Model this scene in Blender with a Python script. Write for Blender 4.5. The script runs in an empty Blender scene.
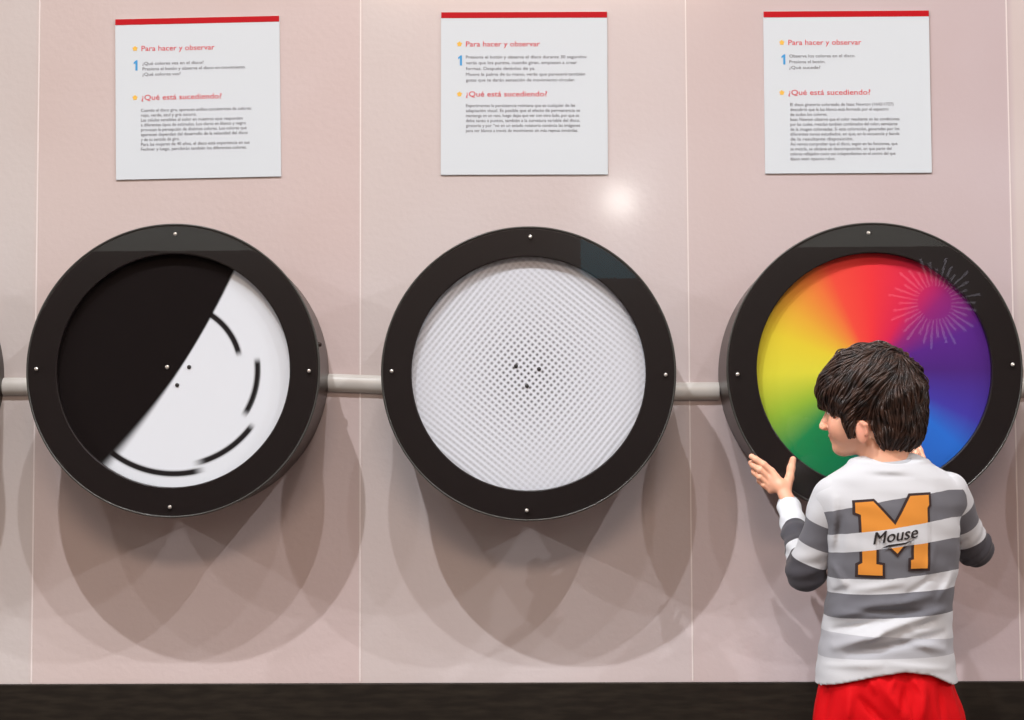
import bpy, bmesh, math, random
import numpy as np
from mathutils import Vector, Matrix
from mathutils.bvhtree import BVHTree
random.seed(7); rng = np.random.default_rng(7)
SC = bpy.context.scene
COL = SC.collection
PI = math.pi

# ------------------------------------------------------------------ camera
F = 1574.0
CAM = Vector((0, -3.4, 0.92))
ROLL = 0.005
yc = Vector((16, -88, -F)).normalized()                 # world +y seen in camera space
uc = Vector((-math.sin(ROLL), math.cos(ROLL), 0)); uc = (uc - yc*uc.dot(yc)).normalized()
xc = yc.cross(uc)
W2C = Matrix((xc, yc, uc)).transposed()                  # columns = world axes in camera space
C2W = W2C.transposed()
cd = bpy.data.cameras.new('camera'); cam = bpy.data.objects.new('camera', cd); COL.objects.link(cam)
cd.sensor_width = 36; cd.lens = F/1024*36; cd.clip_end = 100
cam.matrix_world = Matrix.Translation(CAM) @ C2W.to_4x4()
SC.camera = cam

def at(px, py, Y):
    d = C2W @ Vector((px-512, -(py-360), -F))
    return CAM + d*((Y-CAM.y)/d.y)
def A(px, py, Y): return np.array(at(px, py, Y))

# ------------------------------------------------------------------ colour / material helpers
def lin(c):
    c = c/255.0
    return c/12.92 if c <= .04045 else ((c+.055)/1.055)**2.4
def rgb(r, g, b, a=1): return (lin(r), lin(g), lin(b), a)
def mat(name, col, rough=.5, metal=0, coat=0, coat_rough=.1, spec=.5, sss=0, sheen=0):
    m = bpy.data.materials.new(name); m.use_nodes = True
    b = m.node_tree.nodes['Principled BSDF']
    b.inputs['Base Color'].default_value = col
    b.inputs['Roughness'].default_value = rough
    b.inputs['Metallic'].default_value = metal
    b.inputs['Coat Weight'].default_value = coat
    b.inputs['Coat Roughness'].default_value = coat_rough
    b.inputs['Specular IOR Level'].default_value = spec
    if sheen: b.inputs['Sheen Weight'].default_value = sheen
    if sss:
        b.inputs['Subsurface Weight'].default_value = sss
        b.inputs['Subsurface Radius'].default_value = (.012, .005, .003)
        b.inputs['Subsurface Scale'].default_value = .6
    return m
def bsdf(m): return m.node_tree.nodes['Principled BSDF']
def N(m, t, **kw):
    n = m.node_tree.nodes.new(t)
    for k, v in kw.items(): setattr(n, k, v)
    return n
def L(m, a, b): m.node_tree.links.new(a, b)
def math_node(m, op, a, b=None, c=None):
    n = N(m, 'ShaderNodeMath', operation=op)
    for i, v in enumerate((a, b, c)):
        if v is None: continue
        if isinstance(v, (int, float)): n.inputs[i].default_value = v
        else: L(m, v, n.inputs[i])
    return n.outputs[0]
def add_bump(m, scale, strength, dist=.002, detail=3, stretch=None):
    tc = N(m, 'ShaderNodeTexCoord'); no = N(m, 'ShaderNodeTexNoise'); bp = N(m, 'ShaderNodeBump')
    no.inputs['Scale'].default_value = scale; no.inputs['Detail'].default_value = detail
    src = tc.outputs['Object']
    if stretch:
        mp = N(m, 'ShaderNodeMapping'); mp.inputs['Scale'].default_value = stretch
        L(m, src, mp.inputs['Vector']); src = mp.outputs[0]
    L(m, src, no.inputs['Vector']); L(m, no.outputs['Fac'], bp.inputs['Height'])
    bp.inputs['Strength'].default_value = strength; bp.inputs['Distance'].default_value = dist
    L(m, bp.outputs[0], bsdf(m).inputs['Normal'])
    return no

def attr_mat(name, attr, rough=.5, **kw):
    m = mat(name, (1, 1, 1, 1), rough, **kw)
    a = N(m, 'ShaderNodeAttribute'); a.attribute_name = attr
    L(m, a.outputs['Color'], bsdf(m).inputs['Base Color'])
    return m

# ------------------------------------------------------------------ object helpers
def thing(name, label, cat, loc, group=None):
    o = bpy.data.objects.new(name, None); COL.objects.link(o); o.location = loc
    o['label'] = label; o['category'] = cat
    if group: o['group'] = group
    return o
def link_mesh(name, me, m, parent=None, smooth=True, world=True):
    o = bpy.data.objects.new(name, me); COL.objects.link(o)
    if m is not None and not me.materials: me.materials.append(m)
    if smooth:
        me.polygons.foreach_set('use_smooth', [True]*len(me.polygons))
    if parent is not None:
        o.parent = parent
        if world: o.matrix_parent_inverse = Matrix.Identity(4); o.location = -root_loc(parent)
    return o
def root_loc(p):
    v = Vector((0, 0, 0))
    while p is not None: v += p.location; p = p.parent
    return v
def mesh_of(bm, name='m'):
    me = bpy.data.meshes.new(name); bm.normal_update(); bm.to_mesh(me); bm.free(); return me
def box_bm(c, s, bev=0, rotm=None):
    bm = bmesh.new(); bmesh.ops.create_cube(bm, size=1)
    bmesh.ops.scale(bm, vec=s, verts=bm.verts)
    if bev: bmesh.ops.bevel(bm, geom=bm.edges[:], offset=bev, segments=2, affect='EDGES', profile=.5)
    if rotm: bmesh.ops.transform(bm, matrix=rotm, verts=bm.verts)
    bmesh.ops.translate(bm, vec=c, verts=bm.verts); return bm
def lathe_bm(prof, n=128, centre=(0, 0, 0), closed=True):
    """profile of (radius, y) turned about the y axis"""
    bm = bmesh.new(); rings = []
    for r, y in prof:
        if r < 1e-6: rings.append([bm.verts.new((0, y, 0))])
        else: rings.append([bm.verts.new((r*math.cos(2*PI*i/n), y, r*math.sin(2*PI*i/n))) for i in range(n)])
    pairs = list(zip(rings[:-1], rings[1:]))
    if closed: pairs.append((rings[-1], rings[0]))
    for a, b in pairs:
        if len(a) == 1 and len(b) == 1: continue
        for i in range(n):
            j = (i+1) % n
            if len(a) == 1: bm.faces.new((a[0], b[j], b[i]))
            elif len(b) == 1: bm.faces.new((a[i], a[j], b[0]))
            else: bm.faces.new((a[i], a[j], b[j], b[i]))
    bmesh.ops.recalc_face_normals(bm, faces=bm.faces)
    bmesh.ops.translate(bm, vec=centre, verts=bm.verts); return bm
def sharp(o, ang=35):
    me = o.data; bm = bmesh.new(); bm.from_mesh(me)
    for e in bm.edges:
        if len(e.link_faces) == 2 and e.calc_face_angle(0) > math.radians(ang): e.smooth = False
    bm.to_mesh(me); bm.free()

# ------------------------------------------------------------------ materials
M_wall = mat('wall_print', rgb(226, 200, 195), .42, coat=.4, coat_rough=.10)
M_white_line = mat('seam_white', rgb(236, 228, 226), .4)
M_base = mat('black_plinth', rgb(34, 28, 24), .5, spec=.25)
M_black = mat('black_ring', rgb(24, 18, 18), .4, spec=.25, coat=.25, coat_rough=.12)
M_drum = mat('drum_side', rgb(46, 34, 30), .33, spec=.5)
M_pipe = mat('grey_conduit', rgb(205, 203, 198), .35)
M_screw = mat('screw_steel', rgb(215, 212, 205), .3, metal=.7)
M_dark = mat('dark_plastic', rgb(40, 38, 38), .5)
M_sign = mat('sign_white', rgb(216, 226, 233), .55)
M_red = mat('sign_red', rgb(192, 8, 24), .6, spec=.2)
M_headtext = mat('heading_red', rgb(220, 70, 82), .6)
M_text = mat('text_grey', rgb(104, 106, 118), .6)
M_star = mat('marker_yellow', rgb(244, 196, 80), .6)
M_blue = mat('number_blue', rgb(62, 160, 222), .6)
add_bump(M_wall, 75, .3, .0018, 4)
def wall_tint(m):
    # each panel gets its own start and end tint; slight mottling of the print
    tc = N(m, 'ShaderNodeTexCoord'); sp = N(m, 'ShaderNodeSeparateXYZ'); L(m, tc.outputs['Object'], sp.inputs[0])
    W = SEAMS[2]-SEAMS[1]; x0 = SEAMS[1]-2*W
    u = math_node(m, 'DIVIDE', math_node(m, 'SUBTRACT', sp.outputs['X'], x0), 5*W)
    cr = N(m, 'ShaderNodeValToRGB'); e = cr.color_ramp.elements
    cols = [((211, 206, 205), (211, 206, 205)), ((213, 201, 199), (214, 200, 200)), ((215, 208, 208), (214, 206, 208)), ((212, 200, 201), (205, 192, 197)), ((216, 207, 206), (214, 204, 202))]
    e[0].position = 0; e[0].color = rgb(*cols[0][0]); e[1].position = 1; e[1].color = rgb(*cols[4][1])
    for i, (c0, c1) in enumerate(cols):
        if i: k = e.new(i/5+.0005); k.color = rgb(*c0)
        if i < 4: k = e.new((i+1)/5-.0005); k.color = rgb(*c1)
    no = N(m, 'ShaderNodeTexNoise'); no.inputs['Scale'].default_value = 3; L(m, tc.outputs['Object'], no.inputs['Vector'])
    mx = N(m, 'ShaderNodeMix', data_type='RGBA'); mx.blend_type = 'MULTIPLY'; mx.inputs[7].default_value = rgb(244, 236, 232)
    L(m, u, cr.inputs['Fac']); L(m, no.outputs['Fac'], mx.inputs[0]); L(m, cr.outputs['Color'], mx.inputs[6]); L(m, mx.outputs[2], bsdf(m).inputs['Base Color'])
def base_tint(m):
    tc = N(m, 'ShaderNodeTexCoord'); no = N(m, 'ShaderNodeTexNoise'); no.inputs['Scale'].default_value = 14; no.inputs['Detail'].default_value = 8
    mp = N(m, 'ShaderNodeMapping'); mp.inputs['Scale'].default_value = (1, 1, 6)
    L(m, tc.outputs['Object'], mp.inputs[0]); L(m, mp.outputs[0], no.inputs['Vector'])
    cr = N(m, 'ShaderNodeValToRGB'); e = cr.color_ramp.elements
    e[0].position = .4; e[0].color = rgb(30, 25, 20); e[1].position = .85; e[1].color = rgb(50, 44, 36)
    L(m, no.outputs['Fac'], cr.inputs[0]); L(m, cr.outputs[0], bsdf(m).inputs['Base Color'])

# ------------------------------------------------------------------ room shell
def seam_x(top, bot): return (at(top, 0, 0).x + at(bot, 680, 0).x)/2
SEAMS = [seam_x(40, 31), seam_x(361.5, 359), seam_x(685, 693), seam_x(1006, 1021)]
print('SEAMS', [round(s, 3) for s in SEAMS], 'top/bot', [(at(a, 0, 0).x, at(b, 680, 0).x) for a, b in ((40, 31), (361, 359), (685, 693), (1006, 1020))])
wall_tint(M_wall); base_tint(M_base)
ZB = (at(0, 684, 0).z + at(1023, 681, 0).z)/2
print('ZB', at(0, 684, 0).z, at(1023, 681, 0).z)
def struct(name, bm, m):
    o = link_mesh(name, mesh_of(bm), m, smooth=False); o['kind'] = 'structure'; return o
struct('wall_back', box_bm((0, .05, (ZB+4.2)/2), (9, .1, 4.2-ZB)), M_wall)
bb = struct('baseboard_back', box_bm((0, .046, ZB/2), (9, .11, ZB), .002), M_base)
W = SEAMS[2]-SEAMS[1]
for i, sx in enumerate([SEAMS[0]-W, *SEAMS, SEAMS[3]+W]):
    struct('trim_%d' % (i+1), box_bm((sx, -.0002, (ZB+4.2)/2+.0015), (.0028, .0012, 4.2-ZB-.003)), M_white_line)
M_floor = mat('grey_floor', rgb(96, 88, 84), .4)
add_bump(M_floor, 30, .1)
struct('floor', box_bm((0, -4.5, -.05), (9, 9.3, .1)), M_floor)

# ------------------------------------------------------------------ disc artwork
def polar_mesh(r, y, colour_fn, na=540, nr=90):
    vs = []; cs = []
    for j in range(nr+1):
        rr = r*j/nr
        for i in range(na):
            a = 2*PI*i/na; vs.append((rr*math.cos(a), y, rr*math.sin(a)))
    V = np.array(vs); ang = np.arctan2(V[:, 2], V[:, 0]); rad = np.hypot(V[:, 0], V[:, 2])
    C = colour_fn(V[:, 0], V[:, 2], rad, ang)
    # rim and back so the disc has thickness
    faces = []
    for j in range(nr):
        for i in range(na):
            k = (i+1) % na
            if j == 0: faces.append((i, na+k, na+i))
            else: faces.append((j*na+i, j*na+k, (j+1)*na+k, (j+1)*na+i))
    n0 = len(V); back = V[-na:].copy(); back[:, 1] += .004
    V = np.vstack([V, back]); C = np.vstack([C, np.tile(C[-na:].mean(0), (na, 1))])
    for i in range(na):
        k = (i+1) % na; faces.append((n0-na+i, n0-na+k, n0+k, n0+i))
    faces.append(tuple(n0+i for i in range(na)))
    me = bpy.data.meshes.new('disc'); me.from_pydata(V.tolist(), [], faces)
    ca = me.color_attributes.new('paint', 'FLOAT_COLOR', 'POINT')
    ca.data.foreach_set('color', np.hstack([C, np.ones((len(C), 1))]).ravel())
    bm = bmesh.new(); bm.from_mesh(me); bmesh.ops.recalc_face_normals(bm, faces=bm.faces); bm.to_mesh(me); bm.free()
    return me
def sm(x, a, b):
    t = np.clip((x-a)/(b-a), 0, 1); return t*t*(3-2*t)
def lc(r, g, b): return np.array([lin(r), lin(g), lin(b)])
PXM = 3.2/F     # metres per pixel at the drum fronts
def bw_colours(x, z, rad, ang):
    # black half and white half, four arcs on the white half
    X = x/PXM; Z = z/PXM                         # in units of about two millimetres
    # boundary: gently bowed line through the hub
    nx, nz = math.cos(math.radians(-33.1)), math.sin(math.radians(-33.1))
    tx, tz = -nz, nx
    s = X*nx + Z*nz; t = X*tx + Z*tz
    bow = 3.4 - 0.00063*t*t
    soft = 1.2 + np.clip(-t, 0, 120)*.05
    w = sm(s-bow, -soft, soft)
    arcs = np.zeros_like(X)
    A_ = np.degrees(ang)
    for r0, a0, a1, f0, f1 in ((66.5, 13, 62, 5, 1), (83.5, -33, 8, 5, 4), (96, -77, -35, 7, 4), (104, -128, -74, 1, 6)):
        k = sm(np.abs(np.hypot(X, Z)-r0), 4.0, 1.9)*sm(A_, a0-f0/2, a0+f0)*sm(A_, a1+f1/2, a1-f1)
        arcs = np.maximum(arcs, k)
    white = lc(220, 226, 233); black = lc(16, 9, 9)
    w = (w*(1-arcs*.99))[:, None]
    return white*w + black*(1-w)
def wheel_colours(x, z, rad, ang):
    A_ = np.degrees(ang) % 360
    keys = [(0, (78, 40, 128)), (22, (92, 40, 140)), (45, (150, 40, 120)), (62, (222, 40, 84)), (90, (246, 60, 66)), (112, (248, 82, 66)),
            (135, (240, 160, 62)), (160, (236, 214, 60)), (182, (226, 222, 66)), (205, (150, 190, 60)), (224, (30, 140, 80)), (252, (16, 124, 78)),
            (272, (20, 100, 130)), (295, (44, 104, 200)), (318, (44, 112, 214)), (334, (70, 60, 170)), (360, (78, 40, 128))]
    ks = [k for k, _ in keys]; out = np.zeros((len(A_), 3))
    for c in range(3): out[:, c] = np.interp(A_, ks, [lin(v[c]) for _, v in keys])
    return out*.9
M_paint = attr_mat('disc_paint', 'paint', .7, spec=.12)

def dot_disc_material():
    m = mat('dotted_white', rgb(226, 225, 230), .5)
    tc = N(m, 'ShaderNodeTexCoord'); sp = N(m, 'ShaderNodeSeparateXYZ'); L(m, tc.outputs['Object'], sp.inputs[0])
    X, Z = sp.outputs['X'], sp.outputs['Z']
    a = math.radians(141)                          # p axis points up and to the side, across the fine lines
    ca, sa = math.cos(a), math.sin(a)
    p = math_node(m, 'ADD', math_node(m, 'MULTIPLY', X, ca), math_node(m, 'MULTIPLY', Z, sa))
    q = math_node(m, 'ADD', math_node(m, 'MULTIPLY', X, -sa), math_node(m, 'MULTIPLY', Z, ca))
    lam = .01025
    def g(v, w):
        t = math_node(m, 'DIVIDE', v, w)
        return math_node(m, 'EXPONENT', math_node(m, 'MULTIPLY', math_node(m, 'MULTIPLY', t, t), -1.0))
    def wave(v, vis):
        c = math_node(m, 'COSINE', math_node(m, 'MULTIPLY', v, 2*PI/lam))
        return math_node(m, 'MULTIPLY_ADD', math_node(m, 'MULTIPLY', c, vis), .5, .5)
    d = math_node(m, 'MULTIPLY', wave(p, g(q, .15)), wave(q, g(p, .15)))
    r2 = math_node(m, 'ADD', math_node(m, 'MULTIPLY', X, X), math_node(m, 'MULTIPLY', Z, Z))
    cen = math_node(m, 'MULTIPLY_ADD', math_node(m, 'EXPONENT', math_node(m, 'MULTIPLY', r2, -1/(.1**2))), .30, .72)
    mix = N(m, 'ShaderNodeMix', data_type='RGBA')
    L(m, math_node(m, 'MULTIPLY', d, cen), mix.inputs[0])
    mix.inputs[6].default_value = rgb(222, 227, 236); mix.inputs[7].default_value = rgb(24, 20, 24)
    L(m, mix.outputs[2], bsdf(m).inputs['Base Color'])
    return m
M_dots = dot_disc_material()

def glass_material():
    m = bpy.data.materials.new('clear_cover'); m.use_nodes = True; nt = m.node_tree
    nt.nodes.remove(nt.nodes['Principled BSDF'])
    out = nt.nodes['Material Output']; mx = N(m, 'ShaderNodeMixShader'); fr = N(m, 'ShaderNodeFresnel'); fr.inputs[0].default_value = 1.45
    tr = N(m, 'ShaderNodeBsdfTransparent'); gl = N(m, 'ShaderNodeBsdfGlossy'); gl.inputs['Roughness'].default_value = .003
    ge = N(m, 'ShaderNodeNewGeometry'); L(m, math_node(m, 'MULTIPLY', fr.outputs[0], math_node(m, 'SUBTRACT', 1.0, ge.outputs['Backfacing'])), mx.inputs[0]); L(m, tr.outputs[0], mx.inputs[1]); L(m, gl.outputs[0], mx.inputs[2]); L(m, mx.outputs[0], out.inputs[0])
    return m
M_glass = glass_material()

# ------------------------------------------------------------------ drums
YF = -.2
DR = .299
def drum(px, py, disc_kind, label, rot, hub):
    c = at(px, py, YF); c0 = Vector((c.x, 0, c.z))
    t = thing('wall_drum', label, 'exhibit', c0, 'round spinning disc drums mounted along the pink wall')
    R = DR
    h = link_mesh('housing', mesh_of(lathe_bm([(R-.006, -.001), (R-.006, -.188), (.247, -.188), (.247, -.172), (.05, -.172), (.05, -.001)], 160)), M_drum, t, world=False); sharp(h)
    ring = link_mesh('front_ring', mesh_of(lathe_bm([(R, -.1885), (R, -.197), (R-.002, -.2), (R-.006, -.2), (.2405, -.2), (.2385, -.199), (.2385, -.1885)], 160)), M_black, t, world=False); sharp(ring, 20)
    bead = link_mesh('edge_bead', mesh_of(lathe_bm([(R-.0005+.0022*math.cos(a), -.1995+.0022*math.sin(a)) for a in [2*PI*k/10 for k in range(10)]], 160)), M_bead, ring, world=False)
    if disc_kind == 'half': me = polar_mesh(.2455, -.182, bw_colours)
    elif disc_kind == 'wheel': me = polar_mesh(.2455, -.182, wheel_colours, 360, 24)
    else: me = mesh_of(lathe_bm([(0, -.182), (.2455, -.182), (.2455, -.178), (0, -.178)], 128, closed=False))
    d = link_mesh('spinning_disc', me, {'half': M_paint, 'wheel': M_paint}.get(disc_kind, M_dots), t, world=False, smooth=False)
    for hx, hy, light in hub:
        q = at(hx, hy, -.184); q = Vector((q.x-c0.x, 0, q.z-c0.z))
        b = link_mesh('hub_bolt', mesh_of(lathe_bm([(0, -.1845), (.003, -.1845), (.0042, -.1835), (.0042, -.182), (0, -.182)], 16, closed=False)), M_screw if light else M_dark, d, world=False)
        b.location = q
    g = link_mesh('clear_cover', mesh_of(lathe_bm([(0, -.2042), (.2935, -.2042), (.2945, -.2032), (.2945, -.2012), (0, -.2012)], 160, closed=False)), M_glass, t, world=False); sharp(g)
    for k in range(4):
        a = PI/2*k + rot
        s = link_mesh('screw', mesh_of(lathe_bm([(0, -.2075), (.0022, -.2072), (.0036, -.2059), (.004, -.2043), (0, -.2043)], 16, closed=False)), M_screw, t, world=False)
        s.location = (.2785*math.cos(a), 0, .2785*math.sin(a))
    if disc_kind == 'half':
        a = math.radians(11)
        s = link_mesh('side_bolt', mesh_of(lathe_bm([(0, -.006), (.004, -.005), (.006, 0), (.006, .003), (0, .003)], 16, closed=False)), M_drum, t, world=False)
        s.rotation_euler = (0, 0, PI/2); s.location = ((R-.006)*math.cos(a), -.12, (R-.006)*math.sin(a))
    return t, c0
M_bead = mat('edge_bead', rgb(58, 58, 55), .35)
D = []
D.append(drum(-171, 374, 'plain', 'dark wall drum cut off by the photo edge, beside the black and white disc', 0, ()))
D.append(drum(173, 370, 'half', 'wall drum whose spinning disc is half black, half white with black arcs', -.012, ((167, 367, 1), (189, 367, 0), (177, 385, 0))))
D.append(drum(528.5, 373, 'dots', 'wall drum with a white disc covered in a grid of fine dots', -.018, ((539, 369, 0), (516, 366, 0), (527, 386, 0))))
D.append(drum(874.5, 369.5, 'wheel', 'wall drum with the rainbow coloured disc that the boy holds', .03, ()))
D.append(drum(1224, 370, 'plain', 'wall drum beyond the rainbow disc, mostly outside the photo', 0, ()))

# ------------------------------------------------------------------ conduits between drums
def conduit(i, j, pyc, r, label, tilt=0):
    a, ca = D[i]; b, cb = D[j]
    z0 = at(512, pyc, -.012).z
    x0, x1 = ca.x+DR-.0065, cb.x-DR+.0065
    n = 24; bm = bmesh.new(); prof = []
    for k in range(n+1):
        th = PI*k/n; prof.append((-math.sin(th)*r*.8-.0012, math.cos(th)*r))
    rows = []
    for x, dz in ((x0, tilt/2), (x1, -tilt/2)):
        rows.append([bm.verts.new((x, y, z0+z+dz)) for y, z in prof])
    for k in range(n): bm.faces.new((rows[0][k], rows[0][k+1], rows[1][k+1], rows[1][k]))
    bm.faces.new((rows[0][0], rows[1][0], rows[1][-1], rows[0][-1])); bm.faces.new(rows[0]); bm.faces.new(rows[1][::-1])
    bmesh.ops.recalc_face_normals(bm, faces=bm.faces)
    o = link_mesh('conduit_pipe', mesh_of(bm), M_pipe); sharp(o, 60)
    o['label'] = label; o['category'] = 'pipe'; o['group'] = 'grey pipes linking the drums'
    return o
conduit(0, 1, 384, .0195, 'short grey pipe between the cut-off drum and the black and white disc drum')
conduit(1, 2, 383, .0198, 'grey pipe between the black and white disc and the dotted white disc', .006)
conduit(2, 3, 392, .0195, 'grey pipe between the dotted white disc and the rainbow disc')
conduit(3, 4, 390, .02, 'sliver of grey pipe past the rainbow disc at the photo edge')

# ------------------------------------------------------------------ text and signs
def text_mesh(s, italic=0, bold=0):
    cu = bpy.data.curves.new('t', 'FONT'); cu.body = s; cu.size = 1; cu.shear = italic; cu.offset = bold; cu.resolution_u = 3
    o = bpy.data.objects.new('t', cu); COL.objects.link(o)
    bpy.context.view_layer.update()
    me = bpy.data.meshes.new_from_object(o.evaluated_get(bpy.context.evaluated_depsgraph_get()))
    V = np.array([v.co[:] for v in me.vertices]) if len(me.vertices) else np.zeros((0, 3))
    Fc = [tuple(p.vertices) for p in me.polygons]
    bpy.data.objects.remove(o); bpy.data.curves.remove(cu); bpy.data.meshes.remove(me)
    return V, Fc
def sign(TL, TR, BR, BL, label, items, paras):
    P = [at(*p, 0) for p in (TL, TR, BR, BL)]
    c = (P[0]+P[1]+P[2]+P[3])/4
    w = ((P[1]-P[0]).length+(P[2]-P[3]).length)/2; h = ((P[0]-P[3]).length+(P[1]-P[2]).length)/2
    ux = ((P[1]-P[0])+(P[2]-P[3])).normalized(); ang = math.atan2(ux.z, ux.x)
    rot = Matrix.Rotation(-ang, 4, 'Y')
    t = thing('wall_sign', label, 'sign', (c.x, 0, c.z), 'instruction signs above the drums'); t.rotation_euler = (0, -ang, 0)
    def add(name, bm, m, parent=t): 
        o = link_mesh(name, mesh_of(bm), m, parent, smooth=False, world=False); return o
    add('board', box_bm((0, -.0024, 0), (w, .003, h), .0006), M_sign)
    add('red_bar', box_bm((0, -.0042, h/2-.0066), (w*.998, .0006, .0128)), M_red)
    pxm = 3.4/F
    def loc(px, py):          # sign-local x,z of a point on the sheet
        q = at(px, py, 0); v = q-c; ca, sa = math.cos(ang), math.sin(ang)
        return v.x*ca+v.z*sa, -v.x*sa+v.z*ca
    def put(name, lines, m, bold=0):      # lines: (string, x0px, x1px, baseline py, height m)
        vs, fs = [], []
        for s, xa, xb, py, hh in lines:
            V, Fc = text_mesh(s, 0, bold)
            x0, z0 = loc(xa, py); x1, _ = loc(xb, py)
            mn, mx = V[:, 0].min(), V[:, 0].max()
            sx = (x1-x0)/(mx-mn); n = sum(len(v) for v in vs)
            vs.append(np.stack([x0+(V[:, 0]-mn)*sx, np.full(len(V), -.0045), z0+V[:, 1]*hh], 1))
            fs += [tuple(i+n for i in f) for f in Fc]
        me = bpy.data.meshes.new(name); me.from_pydata(np.vstack(vs).tolist(), [], fs)
        return link_mesh(name, me, m, t, smooth=False, world=False)
    for k, (s, xa, xb, py) in enumerate(items['heads']):
        put('heading', [(s, xa, xb, py, .0165)], M_headtext, .004)
        sx, sz = loc(xa-6.5, py-2.4); bm = bmesh.new()
        vs = []
        for q in range(10):
            rr = .0062 if q % 2 == 0 else .0044
            vs.append(bm.verts.new((sx+rr*math.sin(PI*q/5), -.0045, sz+rr*math.cos(PI*q/5))))
        bm.faces.new(vs); add('star_marker', bm, M_star)
    nx, ny = items['num']; ax_, az_ = loc(nx+.2, ny); bm = bmesh.new()
    bm.faces.new([bm.verts.new((ax_+u*.0085, -.0045, az_+v*.0225)) for u, v in ((.45, 0), (1, 0), (1, 1), (.62, 1), (0, .8), (0, .62), (.45, .72))])
    add('step_number', bm, M_blue)
    for x0, ys, pitch, rows in paras:
        put('paragraph', [(s, x0, xe, ys+k*pitch, .0098) for k, (s, xe) in enumerate(rows)], M_text)
    return t
sign((118, 20), (281, 16), (280, 177), (114, 180), 'white instruction sign with red top bar above the black and white disc',
     dict(heads=[('Para hacer y observar', 142, 215, 51.5), ('¿Qué está sucediendo?', 142, 222, 100.5)], num=(134, 71)),
     [(143, 65.5, 5.4, [('¿Qué colores ves en el disco?', 204), ('Presiona el botón y observa el disco en movimiento.', 246), ('¿Qué colores ves?', 181)]),
      (141.5, 112.3, 4.85, [('Cuando el disco gira, aparecen anillos concéntricos de colores:', 252), ('rojo, verde, azul y gris oscuro.', 197),
                            ('Las células sensibles al color en nuestros ojos responden', 243), ('a diferentes tipos de estímulos. Los claros en blanco y negro', 246),
                            ('provocan la percepción de distintos colores. Los colores que', 247), ('aparecen dependen del desarrollo de la velocidad del disco', 248),
                            ('y de su sentido de giro.', 180), ('Para las mujeres de 40 años, el disco está experiencia en sus', 250), ('Fechner y luego, percibirán también los diferentes colores.', 247)])])
sign((441, 13), (606, 12), (609, 175), (441, 175), 'white instruction sign with red top bar above the dotted white disc',
     dict(heads=[('Para hacer y observar', 466, 540, 47), ('¿Qué está sucediendo?', 466, 547, 97)], num=(458, 66)),
     [(466, 59, 5.75, [('Presiona el botón y observa el disco durante 30 segundos:', 587), ('verás que los puntos, cuando giran, empiezan a crear', 577), ('formas. Después deténlos de ya.', 535),
                       ('Mueve la palma de tu mano, verás que parecerá también', 585), ('gotas que te darán sensación de movimiento circular.', 575)]),
      (466, 107.5, 5.0, [('Experimentas la persistencia retiniana que es cualquier de las', 575), ('adaptación visual. Es posible que el efecto de permanencia se', 580), ('mantenga en un rato, luego dejas que ver con otro lado, por que se', 579),
                         ('debe tanto a puntos, también a la curvatura variable del disco,', 580), ('giratorio y por “no en un estado rotatorio continúa las imágenes', 580), ('para ver blanco a través de movimiento sin más reposo inmóviles.', 578)])])
sign((762, 12), (927, 11), (933, 173), (766, 174), 'white instruction sign with red top bar above the rainbow disc',
     dict(heads=[('Para hacer y observar', 788, 861, 45.5), ('¿Qué está sucediendo?', 788, 870, 95.5)], num=(781, 65)),
     [(789, 58, 5.75, [('Observa los colores en el disco.', 855), ('Presiona el botón.', 825), ('¿Qué sucede?', 820)]),
      (790, 106.5, 4.92, [('El disco giratorio coloreado de Isaac Newton (1642-1727)', 893), ('descubrió que la luz blanca está formada por el espectro', 888), ('de todos los colores.', 827),
                          ('Isaac Newton observó que el color resultante en las condiciones', 899), ('por las cuales, mezclan también combinados del color, semejante', 897), ('de la imagen coloreadas. Si este coloración, generadas por los', 899),
                          ('diferentes tonos estudiados, en que, en la secuencia y banda', 899), ('de la resultante disposición.', 853), ('Así vemos comprobar que el disco, según en las funciones, que', 897),
                          ('se mezcla, se obtiene en descomposición, en que parte del', 891), ('colores reflejados como son independientes en el centro del que', 895), ('disco sean opacos ralos.', 835)])])

# ------------------------------------------------------------------ signed distance modelling
def rcone(a, b, r1, r2):
    a = np.asarray(a, float); b = np.asarray(b, float); ab = b-a; L2 = ab@ab
    def f(P):
        t = np.clip((P-a)@ab/L2, 0, 1)
        return np.linalg.norm(P-a-t[:, None]*ab, axis=1)-(r1+t*(r2-r1))
    return f
def ell(c, r, fr=None):
    c = np.asarray(c, float); r = np.asarray(r, float); fr = np.eye(3) if fr is None else fr
    def f(P):
        q = (P-c)@fr.T; k0 = np.linalg.norm(q/r, axis=1); k1 = np.linalg.norm(q/(r*r), axis=1)+1e-9
        return k0*(k0-1)/k1
    return f
def loft(rows, Yc, e=2.3, infl=0):
    """rows: (z, xleft, xright, ry, yoff) from top to bottom"""
    R = np.array(sorted(rows)); z = R[:, 0]
    def f(P):
        xl = np.interp(P[:, 2], z, R[:, 1]); xr = np.interp(P[:, 2], z, R[:, 2]); ry = np.interp(P[:, 2], z, R[:, 3])+infl; yo = np.interp(P[:, 2], z, R[:, 4])
        rx = (xr-xl)/2+infl; dx = np.abs(P[:, 0]-(xl+xr)/2)/rx; dy = np.abs(P[:, 1]-Yc-yo)/ry
        k = (dx**e+dy**e)**(1/e)
        d = (k-1)*np.minimum(rx, ry)
        return np.maximum(d, np.maximum(P[:, 2]-z[-1], z[0]-P[:, 2]))
    return f
def smin(a, b, k):
    h = np.clip(.5+.5*(b-a)/k, 0, 1); return b*(1-h)+a*h-k*h*(1-h)
def union(items):
    """items: (fn, blend)"""
    def f(P):
        d = None
        for fn, k in items:
            e = fn(P); d = e if d is None else smin(d, e, k)
        return d
    return f
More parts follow.
